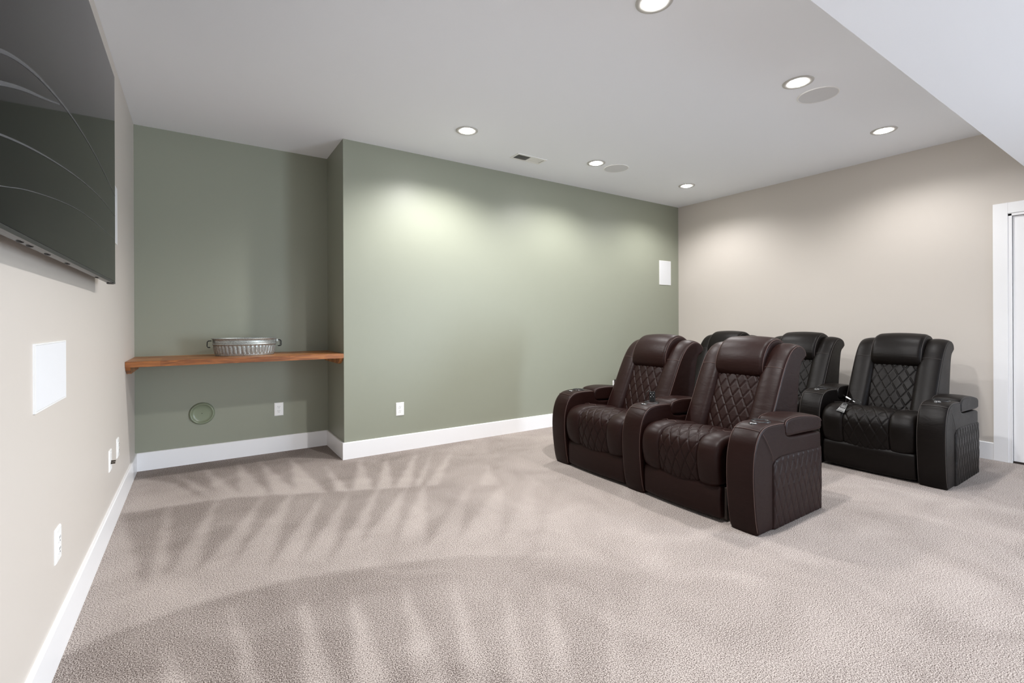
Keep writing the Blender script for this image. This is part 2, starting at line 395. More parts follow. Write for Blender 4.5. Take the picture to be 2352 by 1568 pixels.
board('baseboard_right_rear', (W, GD[1]+.08), (W, DY0-0.092), (-1, 0))
board('baseboard_back', (0.015, YB), (W-0.015, YB), (0, 1))
# door, casing and jamb
cw = 0.088
mb = MB()
for (y0, y1, z0, z1) in ((DY1+.004, DY1+cw+.004, 0, DZ+.004+cw), (DY0-cw-.004, DY0-.004, 0, DZ+.004+cw), (DY0-.004, DY1+.004, DZ+.004, DZ+.004+cw)):
    mb.box((W-.019, y0, z0), (W, y1, z1))
casing = struct(mb.build('trim_2', M['trim'], bevel=0.002))
mb = MB()
for (y0, y1, z0, z1) in ((DY1-.018, DY1+.004, 0, DZ), (DY0-.004, DY0+.018, 0, DZ), (DY0-.004, DY1+.004, DZ-.018, DZ+.004)):
    mb.box((W-.012, y0, z0), (W+T, y1, z1))
mb.box((W+.045, DY1-.030, 0), (W+T, DY1-.018, DZ-.018)); mb.box((W+.045, DY0+.018, 0), (W+T, DY0+.03, DZ-.018))
struct(mb.build('trim_3', M['trim'], bevel=0.001))
dr = struct(box('door_1', (W+.006, DY0+.021, 0.015), (W+.041, DY1-.021, DZ-.021), M['trim'], bevel=0.002))
for (z0, z1) in ((0.22, 0.95), (1.08, 1.86)):
    for (y0, y1) in ((DY0+.13, (DY0+DY1)/2-.05), ((DY0+DY1)/2+.05, DY1-.13)):
        MB().box((W+.001, y0, z0), (W+.008, y1, z1)).build('raised_panel', M['trim'], dr, bevel=0.006)
kn = MB().lathe([(0, 0), (0.028, 0), (0.028, -.006), (0.012, -.01), (0.011, -.035), (0.026, -.045), (0.027, -.06), (0.015, -.068), (0, -.069)], (W+.005, DY0+.09, 0.95), 24, 'x').build('door_knob', M['silver'], dr, True)
tag(kn, 'brushed metal round door knob')
struct(box('trim_4', (W+.0, DY0, 0.0), (W+T, DY1, 0.012), M['boardwood']))    # threshold under the door
struct(box('wall_beyond_door', (W+T, DY0-.1, 0), (W+T+.02, DY1+.1, DZ+.1), M['dark']))

# ================================================================== CEILING FITTINGS
def downlight(x, y, label, first=None, k=1.0):
    if first is None:
        t = thing('recessed_light', label, 'ceiling light', (x, y, H), 'recessed ceiling downlights')
        MB().lathe([(0.050, -0.001), (0.055, -0.004), (0.084, -0.006), (0.090, -0.003), (0.091, 0.0)], n=48).build('trim_ring', M['ringgrey'], t, True)
        MB().lathe([(0.0001, -0.0145), (0.026, -0.0138), (0.042, -0.0115), (0.050, -0.006), (0.051, 0.0)], n=48).build('light_lens', M['lamp'], t, True)
    else:
        t = copy_tree(first); t.location = (x, y, H); t['label'] = label
    l = bpy.data.lights.new('downlight_beam', 'SPOT'); l.energy = LAMP_W*k; l.spot_size = math.radians(154); l.spot_blend = 0.66
    l.shadow_soft_size = 0.045; l.color = (1.0, 0.985, 0.98)
    o = bpy.data.objects.new('downlight_beam', l); sc.collection.objects.link(o); o.location = (x, y, H-0.06)
    return t
LX = (2.262, 3.708, 5.138); LYs = (-0.727, -2.612)
t0 = downlight(LX[0], LYs[0], 'lit recessed downlight nearest the alcove corner, close to the green wall', None, 1.15)
downlight(LX[1], LYs[0], 'lit recessed downlight between the ceiling vent and the smaller-looking round ceiling speaker', t0, 0.78)
downlight(LX[2], LYs[0], 'lit recessed downlight by the corner where green and tan walls meet', t0, 0.55)
downlight(2.292, LYs[1], 'largest recessed downlight, cut by the top edge of the photo', t0, 1.6)
downlight(LX[1]+.01, LYs[1], 'bright recessed downlight beside the large round ceiling speaker near the soffit', t0, 0.65)
downlight(LX[2]+.01, LYs[1], 'lit recessed downlight near the soffit, closest to the tan wall', t0, 0.42)
def ceil_speaker(x, y, label):
    t = thing('ceiling_speaker', label, 'ceiling speaker', (x, y, H), 'round in-ceiling speakers')
    MB().lathe([(0.0001, -0.0052), (0.10, -0.005), (0.118, -0.0045)], n=64).build('grille', M['grille'], t, True)
    MB().lathe([(0.118, -0.0045), (0.119, -0.006), (0.124, -0.005), (0.126, 0.0)], n=64).build('rim', M['plastic'], t, True)
ceil_speaker(4.020, -2.602, 'round white in-ceiling speaker nearest the soffit, beside a bright downlight')
ceil_speaker(3.992, -0.722, 'round white in-ceiling speaker nearer the green wall, beside a downlight')
# vent
v = thing('ceiling_vent', 'white rectangular ceiling air vent with dark louvres at one end', 'air vent', (3.075, -0.463, H))
mb = MB(); a, b = .172, .072
mb.box((-a, -b, -.005), (a, -b+.022, 0)); mb.box((-a, b-.022, -.005), (a, b, 0)); mb.box((-a, -b+.022, -.005), (-a+.022, b-.022, 0)); mb.box((a-.022, -b+.022, -.005), (a, b-.022, 0))
mb.build('frame', M['plastic'], v, bevel=0.001)
box('backing', (-a+.022, -b+.022, -.0012), (a-.022, b-.022, -.0004), M['dark'], v)
mb = MB()
for k in range(11):
    x = -a+.030+k*.0118
    mb.add([(x+.006, -b+.022, -.001), (x, -b+.022, -.006), (x, b-.022, -.006), (x+.006, b-.022, -.001), (x+.0075, -b+.022, -.001), (x+.0015, -b+.022, -.006), (x+.0015, b-.022, -.006), (x+.0075, b-.022, -.001)],
           [(0,1,2,3), (7,6,5,4), (1,5,6,2), (0,4,5,1), (3,2,6,7)])
mb.build('louvre_slats', M['plastic'], v)
mb = MB()
for k in range(11):
    x = a-.030-k*.0135
    mb.add([(x-.013, -b+.022, -.0015), (x, -b+.022, -.005), (x, b-.022, -.005), (x-.013, b-.022, -.0015)], [(0,3,2,1)])
mb.build('closed_louvres', M['plastic'], v)

# ================================================================== WALL PLATES
def frameY(y): return Matrix.Translation((0, y, 0))
def plate(kind, loc, rz, name, label, cat, group=None):
    """wall plate built facing local -Y, origin at its centre on the wall"""
    t = thing(name, label, cat, loc, group); t.rotation_euler = (0, 0, rz)
    w, h = .0375, .0595
    V = [(-w,0,-h),(w,0,-h),(w,0,h),(-w,0,h),(-w,-.003,-h),(w,-.003,-h),(w,-.003,h),(-w,-.003,h),(-w+.005,-.0065,-h+.005),(w-.005,-.0065,-h+.005),(w-.005,-.0065,h-.005),(-w+.005,-.0065,h-.005)]
    Fc = [(0,1,5,4),(1,2,6,5),(2,3,7,6),(3,0,4,7),(4,5,9,8),(5,6,10,9),(6,7,11,10),(7,4,8,11),(8,9,10,11),(3,2,1,0)]
    mesh_obj('cover_plate', V, Fc, M['plastic'], t)
    if kind == 'outlet':
        for s in (1, -1):
            zc = s*.0195
            pts = []
            for k in range(32):
                a = 2*math.pi*k/32; pts.append((.0172*math.cos(a), max(-.0142, min(.0142, .0172*math.sin(a)))))
            V = [(x, -.0063, z+zc) for x, z in pts] + [(x*.96, -.0086, z*.96+zc) for x, z in pts]
            Fc = [(k, (k+1) % 32, 32+(k+1) % 32, 32+k) for k in range(32)] + [tuple(range(32, 64))]
            soc = mesh_obj('socket', V, Fc, M['plastic'], t)
            mb = MB(); mb.box((-.0075, -.0091, zc+.0005), (-.0053, -.0084, zc+.0095)); mb.box((.0053, -.0091, zc+.001), (.0073, -.0084, zc+.009))
            mb.lathe([(0.0001, -.0091), (.0026, -.0091), (.0026, -.0084)], (0, 0, zc-.0068), 12, 'y')
            mb.build('slots', M['dark'], soc)
        MB().lathe([(0.0001, -.0078), (.0028, -.0076), (.003, -.0064)], (0, 0, 0), 12, 'y').build('screw', M['plastic'], t, True)
    if kind == 'coax':
        for s in (-.006, .008):
            c = MB().lathe([(0.0001, -.026), (.0045, -.026), (.0045, -.008), (.0062, -.008), (.0062, -.006)], (s*1.2, 0, -.012+s*.5), 12, 'y').build('coax_connector', M['brass'], t, True)
            tag(c, 'metal coaxial connector')
        for s in (.042, -.042): MB().lathe([(0.0001, -.0078), (.0028, -.0076), (.003, -.0064)], (0, 0, s), 12, 'y').build('screw', M['plastic'], t, True)
    return t
P90 = math.pi/2
plate('outlet', (1.028, DA, .386), 0, 'electrical_outlet', 'white duplex outlet on the green alcove wall beside the round cover', 'outlet')
plate('outlet', (1.949, 0, .380), 0, 'electrical_outlet', 'white duplex outlet low on the main green wall right of the alcove', 'outlet')
plate('outlet', (4.706, 0, .385), 0, 'electrical_outlet', 'white outlet on the green wall behind the brown recliners, with charger plugged in', 'outlet')
plate('outlet', (0, -1.890, .392), P90, 'electrical_outlet', 'white duplex outlet on the left wall nearest the camera', 'outlet')
plate('coax', (0, -.690, .398), P90, 'coax_wall_plate', 'white wall plate with two protruding metal cable connectors', 'wall plate')
plate('outlet', (0, -.390, .404), P90, 'electrical_outlet', 'white duplex outlet on the left wall nearest the alcove', 'outlet')
# charger plugged into the far outlet
t = thing('plug_charger', 'black plug-in charger with cable in the outlet behind the brown recliners', 'charger', (4.706, -.0092, .412))
MB().box((-.022, -.045, -.03), (.026, 0, .045)).build('body', M['blackpl'], t, bevel=0.004)
MB().tube([(-.008, -.03, .043), (-.009, -.03, .062), (-.002, -.03, .074), (.008, -.03, .07), (.012, -.034, .05), (.02, -.05, .0), (.026, -.055, -.12), (.03, -.05, -.3), (.06, -.05, -.41)], .0022).build('cable', M['blackpl'], t, True)
# round green cover plate
t = thing('round_wall_cover', 'round sage green cover plate with raised rim under the wooden shelf', 'wall cover', (.444, DA, .411))
MB().lathe([(.0001, -.004), (.05, -.0045), (.066, -.007), (.073, -.014), (.079, -.020), (.085, -.018), (.090, -.008), (.092, 0)], n=72, axis='y').build('cover', M['ringpaint'], t, True)
MB().lathe([(0.0001, -.0065), (.0028, -.006), (.003, -.004)], n=12, axis='y').build('screw', M['dark'], t, True)
# in-wall speakers
def wallspeaker(name, loc, rz, w, h, label):
    t = thing(name, label, 'wall speaker', loc, 'rectangular in-wall speakers'); t.rotation_euler = (0, 0, rz)
    mb = MB(); mb.box((-w/2, -.006, -h/2), (-w/2+.005, 0, h/2)); mb.box((w/2-.005, -.006, -h/2), (w/2, 0, h/2)); mb.box((-w/2+.005, -.006, -h/2), (w/2-.005, 0, -h/2+.005)); mb.box((-w/2+.005, -.006, h/2-.005), (w/2-.005, 0, h/2))
    mb.build('rim', M['plastic'], t)
    box('grille', (-w/2+.0055, -.0055, -h/2+.0055), (w/2-.0055, 0, h/2-.0055), M['grille'], t)
wallspeaker('wall_speaker', (5.662, 0, 1.824), 0, .234, .324, 'white upright in-wall speaker on the green wall near the tan corner')
wallspeaker('wall_speaker', (0, -1.972, .998), P90, .402, .212, 'white horizontal in-wall speaker on the left wall below the television')
wallspeaker('wall_speaker', (0, -.508, 1.822), P90, .234, .344, 'white in-wall speaker mostly hidden behind the television edge')

# ================================================================== TELEVISION
TX, TY0, TY1, TZ0, TZ1 = .0745, -2.935, -1.107, 1.362, 2.392
tv = thing('television', 'large flat black television hung on the left wall', 'television', (0, (TY0+TY1)/2, TZ0))
cy = (TY0+TY1)/2
def tvb(name, x0, x1, y0, y1, z0, z1, m, par=tv, bevel=0.0):
    return box(name, (x0, y0-cy, z0-TZ0), (x1, y1-cy, z1-TZ0), m, par, bevel)
tvb('rear_shell', .046, TX-.006, TY0+.004, TY1-.004, TZ0+.002, TZ1-.004, M['blackpl'], bevel=0.002)
sc_o = tvb('screen', TX-.006, TX, TY0, TY1, TZ0+.012, TZ1, M['screen'], bevel=0.0008)
tvb('bottom_bezel', TX-.012, TX+.0005, TY0, TY1, TZ0, TZ0+.0115, M['bezel'], bevel=0.001)
for yy in (-2.55, -2.47, -2.3, -2.05, -1.5):
    MB().lathe([(0.0001, -.006), (.006, -.005), (.009, 0)], (.058, yy-cy, .003), 12).build('underside_foot', M['blackpl'], tv, True)
mb = MB(); mb.lathe([(0.0001, -.004), (.012, -.004), (.014, 0)], (.066, TY1-.09-cy, .002), 16); mb.box((.05, TY1-.075-cy, -.004), (.072, TY1-.03-cy, .002)); mb.build('remote_sensor', M['blackpl'], tv)
tvb('wall_mount', 0.0, .046, cy-.35, cy+.35, 1.65, 2.1, M['steel'])
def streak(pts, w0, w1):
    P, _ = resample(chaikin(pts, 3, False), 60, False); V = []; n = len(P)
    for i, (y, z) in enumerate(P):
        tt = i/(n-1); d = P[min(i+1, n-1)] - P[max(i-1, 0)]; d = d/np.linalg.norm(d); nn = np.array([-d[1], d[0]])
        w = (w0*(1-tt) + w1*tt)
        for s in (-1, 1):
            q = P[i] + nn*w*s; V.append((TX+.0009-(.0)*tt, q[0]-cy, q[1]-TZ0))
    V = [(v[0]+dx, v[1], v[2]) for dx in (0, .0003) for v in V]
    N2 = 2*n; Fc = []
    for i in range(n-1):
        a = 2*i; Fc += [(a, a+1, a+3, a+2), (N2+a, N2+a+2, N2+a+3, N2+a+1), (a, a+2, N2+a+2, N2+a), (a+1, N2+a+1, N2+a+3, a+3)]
    o = mesh_obj('curved_streak', V, Fc, M['screen_streak'], sc_o); tag(o, 'pale curved streak across the black screen')
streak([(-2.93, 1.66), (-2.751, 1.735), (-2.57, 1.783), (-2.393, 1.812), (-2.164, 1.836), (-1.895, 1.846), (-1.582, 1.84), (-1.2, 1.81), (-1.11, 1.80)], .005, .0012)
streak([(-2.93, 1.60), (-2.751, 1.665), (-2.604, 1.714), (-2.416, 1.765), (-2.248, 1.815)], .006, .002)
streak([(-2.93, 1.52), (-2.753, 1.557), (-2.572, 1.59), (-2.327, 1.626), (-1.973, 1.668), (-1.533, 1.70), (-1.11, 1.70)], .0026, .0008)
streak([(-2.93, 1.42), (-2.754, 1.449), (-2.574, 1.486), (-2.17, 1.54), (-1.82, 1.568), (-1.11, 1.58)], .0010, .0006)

# ================================================================== SHELF AND TUB
sh = thing('wooden_shelf', 'thick acacia butcher-block shelf spanning the green alcove on two cleats', 'shelf', (0, 0, .865))
box('shelf_board', (.001, -.006, 0), (XA-.002, DA-.001, .040), M['wood'], sh, bevel=0.0015)
def cleat(x0, x1):
    pr = [(.598, 0), (.598, -.05), (.085, -.05), (.03, -.022), (.02, 0)]
    V = [(x, y, z-.0005) for x in (x0, x1) for y, z in pr]; k = 5
    Fc = [(i, (i+1) % k, k+(i+1) % k, k+i) for i in range(k)] + [tuple(range(k))[::-1], tuple(range(k, 2*k))]
    mesh_obj('support_cleat', V, Fc, M['wood'], sh)
cleat(.001, .028); cleat(XA-.03, XA-.002)

tub = thing('oval_metal_tub', 'oval galvanized metal tub with ribbed sides and wire handles on the shelf', 'tub', (.742, .30, .9055))
def oval(a, b, n=240): return [(math.copysign(abs(math.cos(t))**.85, math.cos(t))*a, math.copysign(abs(math.sin(t))**.85, math.sin(t))*b) for t in [2*math.pi*k/n for k in range(n)]]
def tub_body():
    n = 264; V = []; prof = []
    for z, sc_, rib in [(0, .985, 0), (.004, 1.0, 0), (.012, 1.0, 0)] : prof.append((z, .212*sc_, .132*sc_, rib))
    for k in range(10): prof.append((.016+k*.0072, .213+k*.0012, .133+k*.0012, 1 if 0 < k < 9 else 0))
    prof += [(.086, .226, .146, 0), (.0885, .230, .150, 0), (.093, .232, .152, 0), (.0975, .230, .150, 0), (.100, .2265, .1465, 0), (.104, .227, .147, 0), (.107, .230, .150, 0), (.110, .2275, .1475, 0), (.132, .230, .150, 0), (.135, .235, .155, 0), (.139, .237, .157, 0), (.142, .235, .155, 0), (.142, .229, .149, 0)]
    prof += [(.136, .2265, .1465, 0), (.1, .2225, .1425, 0), (.02, .209, .129, 0), (.006, .205, .125, 0)]
    for (z, a, b, rib) in prof:
        for k in range(n):
            t = 2*math.pi*k/n
            e = rib*.0034*(math.tanh(6*(math.sin(t*44)+.35)))
            V.append(((a+e)*math.cos(t), (b+e)*math.sin(t), z))
    m = len(prof); Fc = []
    for i in range(m-1):
        for k in range(n):
            Fc.append((i*n+k, i*n+(k+1) % n, (i+1)*n+(k+1) % n, (i+1)*n+k))
    Fc.append(tuple(range(n))[::-1]); Fc.append(tuple(range((m-1)*n, m*n)))
    mesh_obj('tub_body', V, Fc, M['galv'], tub, True)
tub_body()
for s in (-1, 1):
    x = s*.236
    MB().tube([(x, -.03, .122), (x+s*.020, -.03, .121), (x+s*.027, -.03, .114), (x+s*.029, -.03, .080), (x+s*.024, -.03, .071), (x+s*.010, -.03, .070), (x+s*.010, .03, .070), (x+s*.024, .03, .071), (x+s*.029, .03, .080), (x+s*.027, .03, .114), (x+s*.020, .03, .121), (x, .03, .122)], .003, 8).build('wire_handle', M['steel'], tub, True)
    for q in (-.03, .03):
        MB().box((s*.228-.004, q-.01, .108), (s*.228+.008*s+.004, q+.01, .128)).build('handle_bracket', M['galv'], tub, bevel=.002)

# ================================================================== RECLINERS
def quilt(P0, Q0, depth, smin=None, zlim=None, vlim=None, s_off=0.0):
    """diamond tufting depth as a function of arc length and width"""
    def d(s, v, P):
        a = (s+s_off)/P0 + v/Q0; b = (s+s_off)/P0 - v/Q0
        h = np.minimum(np.abs(np.sin(np.pi*a)), np.abs(np.sin(np.pi*b)))
        h = -depth*(1-np.clip(h, 0, 1))**7
        if zlim is not None: h = h*zlim(P)
        if vlim is not None: h = h*vlim(v)
        return h
    return d
LM = M['leather']
ARM = [(.03, 0), (.012, .06), (0, .13), (-.012, .24), (-.016, .33), (-.010, .42), (.010, .49), (.036, .535), (.066, .563), (.105, .580), (.17, .587), (.25, .585), (.312, .582), (.325, .560), (.330, .50), (.45, .485), (.75, .478), (.757, .46), (.757, .3), (.757, .02), (.745, 0)]
ARM_D = ARM[:1] + [ARM[0]]
def poly_tube(parent, pts, r=.0022, name='stitched_seam', m=None):
    r *= .8
    return MB().tube(pts, r, 6).build(name, m or M['thread'], parent, True)
def add_arm(par, side, outer):
    """side: centre v of the arm; outer: -1/+1 for the sides with a quilted panel"""
    v0, v1 = side-.08, side+.08
    P = [ARM[0]] + ARM
    arm = sweep('armrest', [ARM[-1], ARM[0], ARM[0]] + ARM[1:-1] + [ARM[-1]], v0, v1, LM, par, r=.014, crown=.006, step=.012, it=2)
    # piping along both upper edges and across the front top
    top, _ = resample(chaikin(ARM[:13], 2, False), 50, False)
    T_ = np.gradient(top, axis=0); N_ = np.c_[-T_[:,1], T_[:,0]]; N_ /= np.linalg.norm(N_, axis=1)[:,None]
    for s in (-1, 1):
        vv = side + s*.0765
        poly_tube(arm, [(q[0]+n_[0]*(-.0035), vv, q[1]+n_[1]*(-.0035)) for q, n_ in zip(top[1:], N_[1:])], .0024)
    i = 30
    zz = np.interp(.064, top[:,0][20:], top[:,1][20:])
    poly_tube(arm, [(.064-.003, side + t*.076, zz+.0035+.004*(1-t*t)) for t in np.linspace(-1, 1, 9)], .0022)
    # lid
    LID = [(.325, .505), (.318, .53), (.318, .565), (.330, .592), (.37, .603), (.46, .607), (.58, .597), (.70, .580), (.748, .566), (.764, .545), (.764, .502), (.75, .488), (.62, .492), (.45, .497), (.36, .497)]
    lid = sweep('storage_lid', LID, side-.083, side+.083, LM, par, r=.018, crown=.005, step=.012)
    lt, _ = resample(chaikin(LID[2:10], 2, False), 40, False)
    for s in (-1, 1): poly_tube(lid, [(q[0]-.002, side+s*.079, q[1]-.0045) for q in lt], .0022)
    # cup holder and control
    def topz(u): return .5915
    cx = .205
    cup = MB().lathe([(.051, -.004), (.052, .002), (.048, .0055), (.041, .004), (.038, -.004), (.037, -.05), (.0001, -.052)], (cx, side, .590), 40).build('cup_holder', M['blackpl'], par, True)
    MB().lathe([(.040, .0035), (.0385, .0050), (.037, .002)], (cx, side, .590), 40).build('inner_ring', M['steel'], cup, True)
    pn = MB().lathe([(.0001, .004), (.020, .0035), (.024, .001), (.025, -.006)], (.128, side, .5865), 28).build('control_panel', M['blackpl'], par, True)
    for k in range(4):
        a = math.radians(135+k*30+15)
        MB().lathe([(.0001, .0025), (.0038, .002), (.0042, 0)], (.130+.014*math.cos(a), side+.015*math.sin(a)*1.3, .5900), 10).build('touch_button', M['silver'], pn, True)
    # side quilting
    for s in outer:
        nu, nz = 116, 84; U = np.linspace(.178, .752, nu); Vv = []
        for j in range(nz):
            for i_ in range(nu):
                u = U[i_]; ztop = .405 - .045*math.exp(-((u-.178)/.035)) - .02*(u-.178)/.57
                z = .004 + (ztop-.004)*j/(nz-1)
                a = z/.150 + u/.060; b = z/.150 - u/.060
                h = min(abs(math.sin(math.pi*a)), abs(math.sin(math.pi*b))); h = 1-(1-h)**6
                ed = min(1.0, min(i_, nu-1-i_, nz-1-j)/3.0)
                d = .002 + (.007*(.35+.65*h) + .003*math.sin(math.pi*j/nz))*math.sqrt(ed)
                Vv.append((u, side+s*(.080+.003+d-.004), z))
        Fc = []
        for j in range(nz-1):
            for i_ in range(nu-1):
                q = (j*nu+i_, j*nu+i_+1, (j+1)*nu+i_+1, (j+1)*nu+i_); Fc.append(q if s < 0 else q[::-1])
        ring = [i_ for i_ in range(nu)] + [j*nu+nu-1 for j in range(1, nz)] + [(nz-1)*nu+i_ for i_ in range(nu-2, -1, -1)] + [j*nu for j in range(nz-2, 0, -1)]
        n0 = len(Vv); Vv += [(Vv[k][0], side+s*.07, Vv[k][2]) for k in ring]
        K = len(ring)
        for k in range(K):
            q = (ring[k], n0+k, n0+(k+1) % K, ring[(k+1) % K]); Fc.append(q if s < 0 else q[::-1])
        Fc.append(tuple(range(n0, n0+K))[::-1] if s < 0 else tuple(range(n0, n0+K)))
        mesh_obj('quilted_side_panel', Vv, Fc, LM, arm, True)
        vv = side+s*.0862
        poly_tube(arm, [(.070, vv, .548), (.10, vv, .515), (.135, vv, .47), (.165, vv, .42), (.176, vv, .385)], .0016)
    return arm
WING = [(.40, .40), (.425, .47), (.505, .62), (.585, .78), (.645, .885), (.70, .950), (.76, .990), (.825, 1.003), (.885, .985), (.918, .955), (.918, .925), (.895, .905), (.862, .893), (.838, .85), (.815, .72), (.795, .57), (.78, .40), (.6, .36)]
BACKP = [(.44, .40), (.465, .47), (.535, .62), (.600, .76), (.640, .84), (.70, .93), (.76, .965), (.82, .95), (.80, .80), (.785, .57), (.77, .40), (.6, .38)]
HEAD = [(.640, .770), (.608, .795), (.590, .835), (.594, .890), (.622, .955), (.665, 1.008), (.725, 1.043), (.80, 1.052), (.87, 1.032), (.915, .995), (.925, .955), (.90, .935), (.85, .945), (.78, .93), (.71, .86), (.68, .79)]
SEAT = [(.05, .215), (.018, .222), (.000, .27), (-.012, .34), (-.006, .405), (.022, .452), (.07, .478), (.15, .485), (.30, .470), (.46, .440), (.58, .415), (.60, .36), (.55, .25), (.3, .215)]
def recliner(label, xf, yc, arms, group):
    t = thing('recliner_chair', label, 'recliner', (xf, yc, 0), group)
    # under frame
    fr = box('base_frame', (.06, -.27, .012), (.72, .27, .20), M['boardwood'], t, bevel=.004)
    mb = MB(); mb.tube([(.09, -.295, .06), (.35, -.295, .10), (.60, -.295, .20)], .008, 8); mb.tube([(.05, -.292, .17), (.25, -.292, .13), (.45, -.292, .05)], .006, 8); mb.box((.09, -.300, .02), (.45, -.285, .045)); mb.box((.06, -.295, .10), (.09, -.27, .19))
    mb.build('recline_mechanism', M['steel'], fr)
    # footrest front panel
    FOOT = [(.075, .022), (.030, .020), (.020, .035), (.014, .10), (.012, .17), (.022, .207), (.045, .213), (.08, .20)]
    foot = sweep('footrest', FOOT, -.30, .30, LM, t, r=.014, crown=.010, step=.01)
    # seat cushion: two bolsters and a quilted middle
    def sag(s, v, P): return np.zeros(len(P))
    seat = sweep('seat_cushion', [(.06, .22), (.03, .24), (.025, .40), (.08, .45), (.30, .44), (.60, .40), (.60, .30), (.5, .22)], -.29, .29, LM, t, r=.02, step=.02, sag=.028)
    for s in (-1, 1):
        a, b = (.142, .304) if s > 0 else (-.304, -.142)
        bo = sweep('seat_bolster', SEAT, a, b, LM, seat, r=.028, crown=.012, step=.011, sag=.028)
        pp, _ = resample(chaikin(SEAT[6:11], 2, False), 12, False)
        u0 = .19
        poly_tube(bo, [(u0+.015*math.sin(k), a+.022+(b-a-.044)*k/10, .490+.008*math.sin(math.pi*k/10)) for k in range(11)], .0016)
    q = quilt(.125, .072, .0085, zlim=lambda P: ((P[:,1] > .2) & (P[:,0] < .57)).astype(float)*np.where((P[:,1] < .33) & (P[:,0] > .1), 0, 1))
    sweep('quilted_seat_panel', [(p[0]+.001, p[1]-.001) for p in SEAT], -.152, .152, LM, seat, r=.014, crown=.013, step=.0042, nv=64, disp=q, sag=.028)
    # backrest
    back = sweep('backrest', BACKP, -.19, .19, LM, t, r=.02, step=.02)
    for s in (-1, 1):
        a, b = (.140, .298) if s > 0 else (-.298, -.140)
        wing = sweep('backrest_wing', WING, a, b, LM, back, r=.036, crown=.016, step=.012, **({'rb': .016} if s > 0 else {'ra': .016}))
        V = []
        for k in range(15):
            tt = -1+2*k/14; rr = .016 if tt*s > 0 else .036; e = rr*(1-math.sqrt(max(0, 1-max(0, (abs(tt)*.076-(.076-rr))/rr)**2)))
            off = .016*(1-tt*tt) - e - .0002
            V.append((.628-off*.87, (a+b)/2+tt*.0775, .858+off*.48))
        poly_tube(wing, V, .002)
        wt, _ = resample(chaikin(WING[:11], 2, False), 50, False)
        T_ = np.gradient(wt, axis=0); N_ = np.c_[-T_[:,1], T_[:,0]]; N_ /= np.linalg.norm(N_, axis=1)[:,None]
        poly_tube(wing, [(p[0]-n_[0]*.0035, s*.2945, p[1]-n_[1]*.0035) for p, n_ in zip(wt[2:], N_[2:])], .0022)
    q = quilt(.125, .072, .0085, zlim=lambda P: (P[:,0] < .44+(P[:,1]-.40)*.52+.09).astype(float))
    QP = [(.445, .40), (.455, .45), (.520, .61), (.585, .75), (.625, .83), (.68, .83), (.64, .70), (.58, .50), (.56, .40)]
    sweep('quilted_back_panel', QP, -.156, .156, LM, back, r=.016, crown=.014, step=.0042, nv=70, disp=q)
    head = sweep('headrest', HEAD, -.175, .175, LM, t, r=.030, crown=.012, step=.010)
    ht, _ = resample(chaikin(HEAD[1:11], 2, False), 50, False)
    T_ = np.gradient(ht, axis=0); N_ = np.c_[-T_[:,1], T_[:,0]]; N_ /= np.linalg.norm(N_, axis=1)[:,None]
    for s in (-1, 1): poly_tube(head, [(p[0]-n_[0]*.0105, s*.1695, p[1]-n_[1]*.0105) for p, n_ in zip(ht, N_)], .0022)
    for side, outer in arms: add_arm(t, side, outer)
    return t
PITCH = .782; HALF = PITCH/2
XF, XB = 2.90, 4.65
def y_front(i): return -2.297 + i*PITCH
def y_back(i): return -2.642 + i*PITCH
GF, GB = 'brown recliners in the front row', 'near-black recliners in the back row'
r1 = recliner('dark brown leather recliner in the front row, nearest the camera', XF, y_front(0), [(-HALF, (-1,)), (HALF, ())], GF)
# this seat sits a little off its near arm, showing the mechanism in the gap
for ch in r1.children:
    if ch.name.startswith(('footrest', 'seat_cushion')): ch.scale.y = .93; ch.location.y = .022
# second front recliner: copy, keep only its far arm
def clone(src, label, xf, yc, group, keep_arm, mats=None):
    t = src.copy(); sc.collection.objects.link(t); t.location = (xf, yc, 0); t['label'] = label; t['group'] = group
    ARMN = ('armrest', 'storage_lid', 'cup_holder', 'control_panel')
    def rec(o, par):
        c = o.copy(); sc.collection.objects.link(c); c.parent = par; c.scale.y = 1; 
        if o.parent == src: c.location.y = -.006 if mats else (o.location.y if o.name.startswith(('backrest', 'headrest')) else 0)
        if o.parent == src and mats: c.location.x = 0
        if mats and o.type == 'MESH':
            for sl in c.material_slots:
                if sl.material in mats:
                    m_ = mats[sl.material]; sl.link = 'OBJECT'; sl.material = m_
        for q in o.children: rec(q, c)
        return c
    for ch in src.children:
        if ch.name.startswith(ARMN):
            vc = sum(v.co.y for v in ch.data.vertices)/len(ch.data.vertices)
            if (vc > 0 and 'far' not in keep_arm) or (vc < 0 and 'near' not in keep_arm): continue
        rec(ch, t)
    return t
for ch in r1.children:                                   # front row: backrests recline a touch further
    if ch.name.startswith(('backrest', 'headrest')): ch.location = (.020, -.008, 0)
r2_ = clone(r1, 'dark brown leather recliner in the front row, nearer the green wall', XF, y_front(1), GF, ('far',))
MB_ = {M['leather']: M['leather_b'], M['thread']: M['thread_b']}
b1 = clone(r1, 'near-black leather recliner at the end of the back row, beside the white door', XB, y_back(0), GB, ('near', 'far'), MB_)
b2 = clone(r1, 'middle near-black recliner of the back row, partly behind the brown ones', XB, y_back(1)+.004, GB, ('far',), MB_)
b3 = clone(r1, 'near-black recliner of the back row against the green wall, only its top showing', XB, y_back(2)+.006, GB, ('far',), MB_)

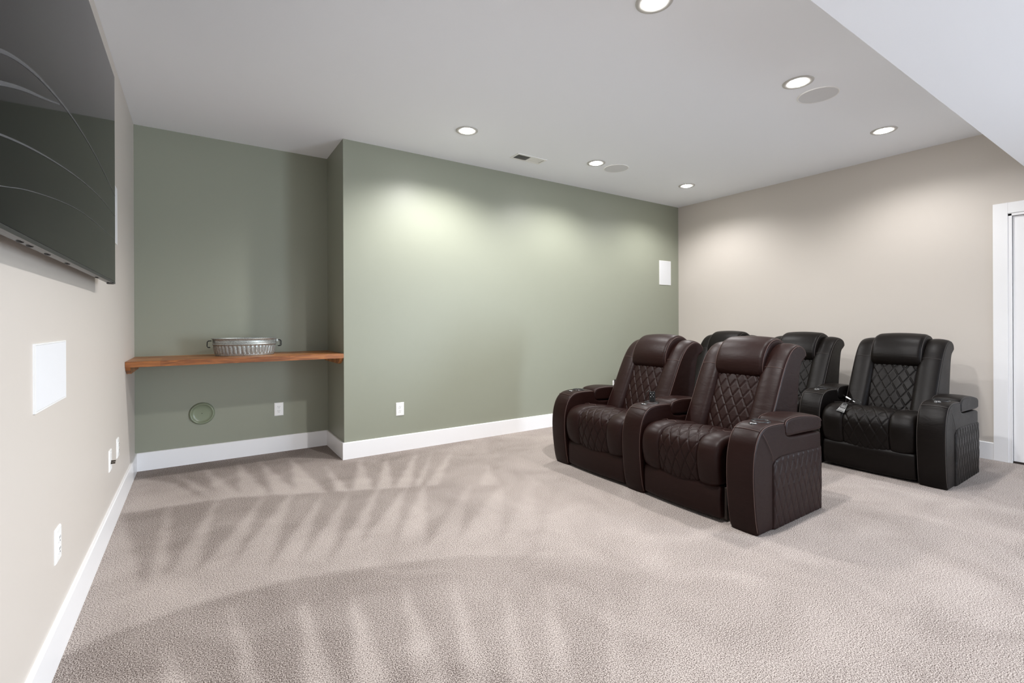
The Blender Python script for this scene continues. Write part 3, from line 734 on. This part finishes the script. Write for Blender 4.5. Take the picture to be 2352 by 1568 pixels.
# black remote standing in the shared cup holder of the front row
rm = thing('remote_control', 'small black remote standing in the cup holder between the brown recliners', 'remote', (3.115, -1.905, .552))
rm.rotation_euler = (math.radians(-6), math.radians(14), math.radians(20))
MB().box((-.006, -.021, 0), (.006, .021, .115)).build('handset', M['blackpl'], rm, bevel=.003)
for k, (a, b) in enumerate(((-.009, .10), (.009, .10), (0, .088), (-.009, .076), (.009, .076))):
    MB().lathe([(.0001, -.0085), (.0026, -.008), (.003, -.006)], (0, a, b), 10, 'x').build('button', M['silver'], rm, True)
MB().tube([(0, .01, .113), (-.004, .022, .125), (-.01, .04, .105), (-.012, .05, .07), (.0, .045, .042)], .0018, 6).build('cable', M['blackpl'], rm, True)
# cable and tag lying on the near seat of the back row
L0 = Vector((4.90, -2.49, .495))
lead = thing('power_lead', 'thin black lead with pale connectors on the near-black recliner by the door', 'cable', tuple(L0))
def rel(pts, o): return [tuple(Vector(p)-o) for p in pts]
MB().tube(rel([(4.91, -2.40, .546), (4.905, -2.425, .534), (4.90, -2.463, .514), (4.90, -2.49, .500), (4.87, -2.53, .493), (4.80, -2.56, .498), (4.76, -2.578, .502)], L0), .0022, 6).build('cord', M['blackpl'], lead, True)
MB().tube(rel([(4.90, -2.455, .510), (4.90, -2.480, .523), (4.90, -2.505, .524), (4.90, -2.525, .514), (4.90, -2.532, .500), (4.885, -2.53, .494)], L0), .0022, 6).build('cord', M['blackpl'], lead, True)
tag(MB().tube(rel([(4.903, -2.425, .534), (4.90, -2.461, .515)], L0), .0062, 8).build('connector', M['plastic'], lead, True), 'large white connector')
tag(MB().tube(rel([(4.90, -2.476, .5065), (4.899, -2.490, .4995)], L0), .0036, 8).build('connector', M['plastic'], lead, True), 'small white connector')
T0 = Vector((4.677, -2.490, .479))
tg = thing('hang_tag', 'small tapered black tag printed with white marks on the seat by the door', 'tag', tuple(T0))
zn = Vector((-.7, -.15, .7)).normalized(); xd = Vector((.735, -.16, .7)); xd = (xd - zn*xd.dot(zn)).normalized(); yd = zn.cross(xd)
tg.rotation_euler = Matrix((xd, yd, zn)).transposed().to_euler()
TG = [(-.046, -.029), (-.046, .029), (.040, .016), (.050, 0), (.040, -.016)]
V = [(x, y, z) for z in (0, .002) for x, y in TG]
mesh_obj('card', V, [(4,3,2,1,0), (5,6,7,8,9)] + [(i, (i+1) % 5, 5+(i+1) % 5, 5+i) for i in range(5)], M['blackpl'], tg)
mb = MB()
mb.box((-.0445, -.0265, .0021), (-.0425, .0265, .0024))
for k in range(4): mb.box((-.034+k*.0065, -.019, .0021), (-.0308+k*.0065, .019, .0024))
mb.box((-.036, -.022, .0021), (-.008, -.0195, .0024)); mb.box((-.036, .0195, .0021), (-.008, .022, .0024))
for k in range(3):
    for q in (-.011, -.002, .007): mb.box((-.001+k*.0085, q-.0005+k*.0005, .0021), (.0045+k*.0085, q+.005-k*.0005, .0024))
for q in (-1, 1): mb.add([(-.0445, q*.0265, .0021), (.038, q*.0148, .0021), (.038, q*.0134, .0021), (-.0445, q*.0250, .0021)], [(0,1,2,3) if q < 0 else (3,2,1,0)])
mb.build('printed_marks', M['tagprint'], tg)
MI = Matrix((xd, yd, zn))
MB().tube([tuple(MI @ (Vector(p)-T0)) for p in [tuple(T0+xd*.046+zn*.001), (4.76, -2.50, .515), (4.83, -2.475, .512), (4.895, -2.457, .508)]], .0013, 6).build('string', M['blackpl'], tg, True)

for o in sc.objects:
    if o.parent is None and o.type in ('MESH', 'EMPTY') and 'kind' not in o and 'label' not in o: print('UNTAGGED', o.name)
